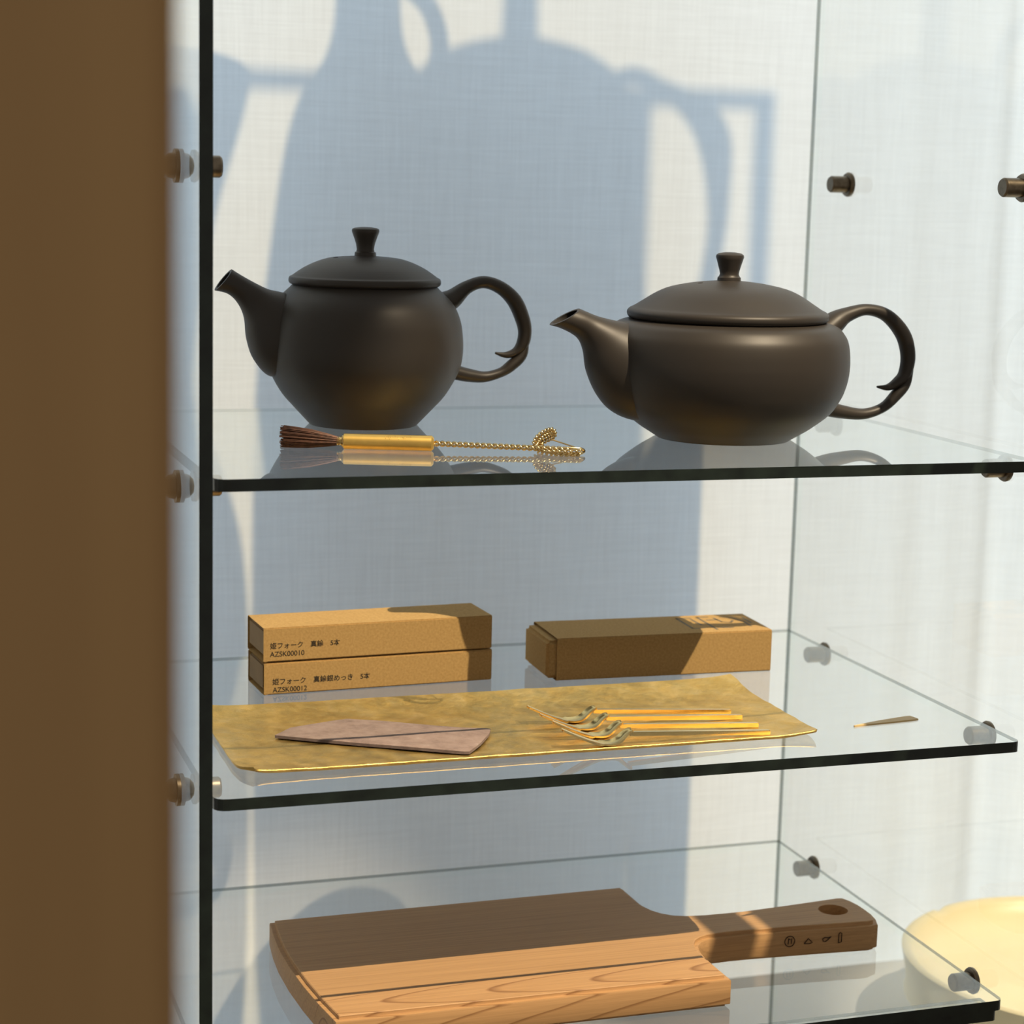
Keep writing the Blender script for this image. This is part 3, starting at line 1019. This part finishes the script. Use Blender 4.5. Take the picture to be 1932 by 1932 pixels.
# ------------------------------------------------------------------ forks
def fork_meshes():
    """fork along -x: handle end at x = 0, tine tips at x = -0.097"""
    k = 0.001
    # handle: tapered square bar
    bm_ = bmesh.new()
    hp = catmull([(0, 1.1), (-25, 2.5), (-50, 3.9), (-64.5, 4.7), (-66.5, 4.9)], 4)
    rings = []
    for x, z in hp:
        s = min(1, -x / 66.0)
        w, h_ = 1.15 - 0.15 * s, 1.0 - 0.1 * s
        rings.append([bm_.verts.new((x * k, a * w * k, (z + b * h_) * k)) for a, b in ((-1, -1), (1, -1), (1, 1), (-1, 1))])
    for a, b in zip(rings, rings[1:]):
        for q in range(4):
            bm_.faces.new((a[q], a[(q + 1) % 4], b[(q + 1) % 4], b[q]))
    bm_.faces.new(rings[0]); bm_.faces.new(rings[-1])
    bmesh.ops.bevel(bm_, geom=[e for e in bm_.edges if abs(e.verts[0].co.x - e.verts[1].co.x) > 0.0005], offset=0.00022, segments=2, affect='EDGES')
    handle = bm_
    # head: curved blade that dips and sweeps up, split into two tines
    path = catmull([(-65.2, 6.0, 1.7), (-66.4, 5.8, 2.6), (-68.6, 4.2, 3.3), (-71.0, 2.0, 3.6), (-74.0, 0.85, 3.6), (-78.0, 0.9, 3.4), (-83.0, 2.2, 3.1), (-89.0, 4.6, 2.7), (-97.0, 8.4, 2.0)], 5)
    bm2 = bmesh.new()
    n = len(path)
    cols = []
    for i, (x, z, w) in enumerate(path):
        a, b = path[max(0, i - 1)], path[min(n - 1, i + 1)]
        t_ = Vector((b[0] - a[0], 0, b[1] - a[1])).normalized()
        nn = Vector((t_.z, 0, -t_.x))
        if nn.z < 0 and i > 12:
            nn = -nn
        slot = max(0.0, min(1.0, (-x - 78.0) / 3.0))
        g = 0.62 * slot
        row = []
        for y in (-w, -w * 0.5 - g * 0.5, -g, g, w * 0.5 + g * 0.5, w):
            dish = 0.9 * (y / w) ** 2 if slot < 0.5 else 0.35 * (y / w) ** 2
            up_ = Vector((x, y, z)) + nn * dish
            row.append((bm2.verts.new(up_ * k), bm2.verts.new((up_ - nn * 0.75) * k)))
        cols.append((row, slot))
    for (r0, s0), (r1, s1) in zip(cols, cols[1:]):
        split = s0 > 0 and s1 > 0
        for q in range(5):
            if q == 2 and split:
                continue
            bm2.faces.new((r0[q][0], r0[q + 1][0], r1[q + 1][0], r1[q][0]))
            bm2.faces.new((r0[q][1], r1[q][1], r1[q + 1][1], r0[q + 1][1]))
        edges = [0, 5] + ([2, 3] if split else [])
        for q in edges:
            bm2.faces.new((r0[q][0], r1[q][0], r1[q][1], r0[q][1]))
        if s1 > 0 and s0 == 0:
            bm2.faces.new((r1[2][0], r1[3][0], r1[3][1], r1[2][1]))
    for (row, s), qs in ((cols[0], range(5)), (cols[-1], (0, 1, 3, 4))):
        for q in qs:
            bm2.faces.new((row[q][0], row[q + 1][0], row[q + 1][1], row[q][1]))
    return handle, bm2


hbm, tbm = fork_meshes()
fork0 = None
fork_spots = [(0.2500, 0.0685, 178.6, 'small brass fork furthest back of the four on the gold tray'),
              (0.2510, 0.0585, 181.2, 'small brass fork second from the back of the four on the tray'),
              (0.2525, 0.0445, 180.2, 'small brass fork third from the back of the four on the tray'),
              (0.2515, 0.0305, 180.4, 'small brass fork nearest the front lip of the gold tray')]
for i, (x, y, ang, lab) in enumerate(fork_spots):
    zf = on_tray(x - 0.075, y) - 0.0001
    if fork0 is None:
        fork0 = thing('dessert_fork', lab, 'fork', (x, y, zf), math.radians(ang - 180), 'brass forks on the gold tray')
        build('handle', hbm, FORKM, fork0, True, None, 30)
        build('tines', tbm, FORKM, fork0, True, None, 50)
    else:
        f = fork0.copy()
        col.objects.link(f)
        f.location = (x, y, zf)
        f.rotation_euler = (0, 0, math.radians(ang - 180))
        f['label'] = lab
        for ch in list(fork0.children):
            c = ch.copy()
            col.objects.link(c)
            c.parent = f

# ------------------------------------------------------------------ slate piece on the tray
slo = [(39.8, 73.7), (55, 63.5), (72.5, 53.3), (92, 41.5), (110.2, 30.3), (113.0, 29.2), (121.5, 40.5), (129.4, 53.4), (132.4, 60.8), (122, 66.2), (111.6, 71.6), (91.0, 85.0), (75.5, 92.4), (68.0, 90.4), (48.9, 84.4)]
bm = bmesh.new()
ctr = (84, 66)
rings = []
for s in (1.0, 0.97, 0.8, 0.55, 0.25):
    rings.append([((ctr[0] + (x - ctr[0]) * s), (ctr[1] + (y - ctr[1]) * s)) for x, y in slo])


def slate_z(x, y):
    return 0.0 + 0.016 * max(0, (x - 85)) * max(0, (85 - y)) / 55 + 0.25 * noise.noise(Vector((x * 0.08, y * 0.08, 2)))


for side in (1, 0):
    vs = [[bm.verts.new((x / 1000, y / 1000, (slate_z(x, y) + (1.5 if side else 0.0) - (0.25 if (side and ri == 0) else 0)) / 1000)) for x, y in rg] for ri, rg in enumerate(rings)]
    n = len(slo)
    for a, b in zip(vs, vs[1:]):
        for q in range(n):
            bm.faces.new((a[q], a[(q + 1) % n], b[(q + 1) % n], b[q]))
    bm.faces.new(vs[-1])
    if side:
        topo = vs[0]
    else:
        for q in range(n):
            bm.faces.new((topo[q], topo[(q + 1) % n], vs[0][(q + 1) % n], vs[0][q]))
sl = build('slate_piece', bm, STONE, None, True, (0, 0, Z2 + 0.0022), 40)
tag(sl, 'thin flat pinkish-grey stone slip with uneven edges lying on the gold tray', 'stone slip')

# solid sliver standing in for a golden-brown reflection, right end of the middle shelf
bm = bmesh.new()
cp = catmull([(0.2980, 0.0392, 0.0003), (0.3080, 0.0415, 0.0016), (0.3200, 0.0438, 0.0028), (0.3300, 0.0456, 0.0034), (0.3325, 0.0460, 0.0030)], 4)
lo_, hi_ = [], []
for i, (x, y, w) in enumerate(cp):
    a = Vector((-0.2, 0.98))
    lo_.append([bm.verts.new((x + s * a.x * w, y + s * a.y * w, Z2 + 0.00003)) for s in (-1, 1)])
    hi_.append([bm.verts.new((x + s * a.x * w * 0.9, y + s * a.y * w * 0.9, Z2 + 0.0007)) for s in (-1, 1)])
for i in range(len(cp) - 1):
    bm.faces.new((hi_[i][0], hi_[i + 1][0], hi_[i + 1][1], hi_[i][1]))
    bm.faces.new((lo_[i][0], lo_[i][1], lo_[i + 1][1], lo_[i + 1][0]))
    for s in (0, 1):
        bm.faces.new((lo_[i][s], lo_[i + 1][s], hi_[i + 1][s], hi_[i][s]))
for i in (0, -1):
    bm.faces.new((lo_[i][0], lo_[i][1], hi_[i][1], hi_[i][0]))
sv = build('reflection_sliver', bm, simple('reflection_gold', (0.78, 0.56, 0.25), 0.5, 0, 0.05), None)
tag(sv, 'slim golden-brown sliver added in place of a reflection right of the gold tray', 'pick')

# ------------------------------------------------------------------ wooden cutting board
inner = ([(58.2, 28.2), (145, 28.0), (233.6, 27.6), (233.2, 38), (233.0, 48.0), (233.2, 55.2), (234.0, 60.5), (235.4, 65.8), (237.8, 69.7), (241.4, 72.6), (246.0, 74.4), (258, 75.0), (270.9, 74.6), (300, 72.8), (328.5, 70.6),
          (331.5, 71.6), (333.6, 77.0), (334.6, 84), (334.3, 92), (333.0, 98.5), (331.2, 102.6), (328.6, 103.2), (300, 100.2), (274.7, 98.0), (256, 98.2), (246.5, 99.4), (240.2, 101.8), (235.8, 105.8), (232.7, 111.0), (230.8, 117.5), (230.0, 125), (229.8, 136), (229.6, 144.2),
          (145, 143.4), (54.8, 142.8), (53.2, 128), (52.2, 111), (52.3, 90), (53.6, 67.3), (55.6, 47)])
inner = [(x / 1000, y / 1000) for x, y in inner]
outer = offset_poly(inner, -0.0021)
lower = offset_poly(inner, -0.0006)
hole_c, hole_r = (0.3190, 0.0888), 0.0072
bd = thing('cutting_board', 'cherry wood cutting board with a holed handle on the lowest shelf', 'cutting board', (0.15, 0.08, Z3))
OB = Vector((0.15, 0.08))
bm = bmesh.new()
NH = 28
hole = [(hole_c[0] + hole_r * math.cos(2 * math.pi * q / NH), hole_c[1] + hole_r * math.sin(2 * math.pi * q / NH)) for q in range(NH)]


def mk(ps, z):
    return [bm.verts.new((x - OB.x, y - OB.y, z)) for x, y in ps]


lay = [mk(lower, 0.0), mk(lower, 0.0011), mk(outer, 0.0013), mk(offset_poly(outer, -0.0002), 0.0018), mk(offset_poly(outer, -0.0002), 0.0121), mk(offset_poly(outer, 0.0001), 0.0127), mk(offset_poly(inner, -0.0002), 0.0128), mk(offset_poly(inner, 0.0), 0.0132), mk(inner, 0.0142), mk(offset_poly(inner, 0.0004), 0.0145)]
N = len(inner)
for a, b in zip(lay, lay[1:]):
    for q in range(N):
        bm.faces.new((a[q], a[(q + 1) % N], b[(q + 1) % N], b[q]))
hb, ht = mk(hole, 0.0), mk(hole, 0.0145)
for q in range(NH):
    bm.faces.new((hb[q], ht[q], ht[(q + 1) % NH], hb[(q + 1) % NH]))
for loopv, hv in ((lay[0], hb), (lay[-1], ht)):
    es = []
    for vs in (loopv, hv):
        for q in range(len(vs)):
            e = bm.edges.get((vs[q], vs[(q + 1) % len(vs)]))
            es.append(e)
    bmesh.ops.triangle_fill(bm, use_beauty=True, use_dissolve=False, edges=es)
build('plank', bm, CHERRY, bd, True, None, 28)


# burnt maker's marks on the near side of the handle: ring with a bar, mound, leaf, upright slip
def face_pt(x, z):
    f = (x - 0.2709) / (0.3285 - 0.2709)
    y = 0.0746 + (0.0706 - 0.0746) * f - 0.0023
    return Vector((x - OB.x, y - OB.y - 0.00022, z))


def mark(paths, r=0.00022):
    bm_ = bmesh.new()
    for pth in paths:
        tube(bm_, [face_pt(x, z) for x, z in pth], r, 5)
    build('burnt_mark', bm_, BURN, bd)


cx, cz = 0.2874, 0.0082
circ = lambda x, z, rx, rz, n=18: [(x + rx * math.cos(2 * math.pi * i / n), z + rz * math.sin(2 * math.pi * i / n)) for i in range(n + 1)]
mark([circ(cx, cz, 0.0025, 0.0026), [(cx - 0.0008, cz - 0.0013), (cx - 0.0006, cz + 0.0014)], [(cx + 0.0008, cz - 0.0012), (cx + 0.0009, cz + 0.0014)], [(cx - 0.0008, cz + 0.0014), (cx + 0.0002, cz + 0.0009)]])
x, z = 0.2968, 0.0074
mark([[(x - 0.0021, z - 0.0008), (x - 0.0012, z + 0.0002), (x, z + 0.0016), (x + 0.0012, z + 0.0004), (x + 0.0021, z - 0.0005), (x + 0.0008, z - 0.0010), (x - 0.0008, z - 0.0009), (x - 0.0021, z - 0.0008)]])
x, z = 0.3061, 0.0079
mark([[(x - 0.0020, z + 0.0004), (x - 0.0017, z - 0.0008), (x - 0.0006, z - 0.0011), (x + 0.0006, z - 0.0003), (x + 0.0023, z + 0.0013), (x + 0.0006, z + 0.0007), (x - 0.0008, z + 0.0010), (x - 0.0020, z + 0.0004)]])
x, z = 0.3130, 0.0083
mark([[(x - 0.0007, z - 0.0026), (x - 0.0007, z + 0.0018), (x, z + 0.0026), (x + 0.0008, z + 0.0020), (x + 0.0008, z - 0.0022), (x - 0.0007, z - 0.0026)]])

# ------------------------------------------------------------------ cream bowl outside the case
bw = thing('cream_bowl', 'large cream-yellow round ceramic bowl with thick rim beside the case', 'bowl', (0.5400, 0.2000, TABLE))
HB = 0.0505
bm = bmesh.new()
RB = 0.101
lathe(bm, [(0, 0), (RB * 0.80, 0), (RB * 0.84, 0.002), (RB * 0.90, 0.013), (RB * 0.955, 0.0215), (RB * 0.975, 0.0225), (RB * 0.965, 0.026), (RB * 0.975, HB - 0.014), (RB * 0.995, HB - 0.004), (RB, HB - 0.0012), (RB * 0.985, HB), (RB * 0.955, HB - 0.0006), (RB * 0.93, HB - 0.003), (RB * 0.90, HB - 0.0085), (RB * 0.7, HB - 0.0125), (0, HB - 0.0135)], 96)
# small nick in the far rim
for v in bm.verts:
    a = math.degrees(math.atan2(v.co.y, v.co.x))
    if abs(a - 112) < 2.4 and v.co.z > HB - 0.004 and v.co.xy.length > RB * 0.9:
        v.co.z -= 0.0022
build('bowl_body', bm, CREAM, bw, True, None, 60)
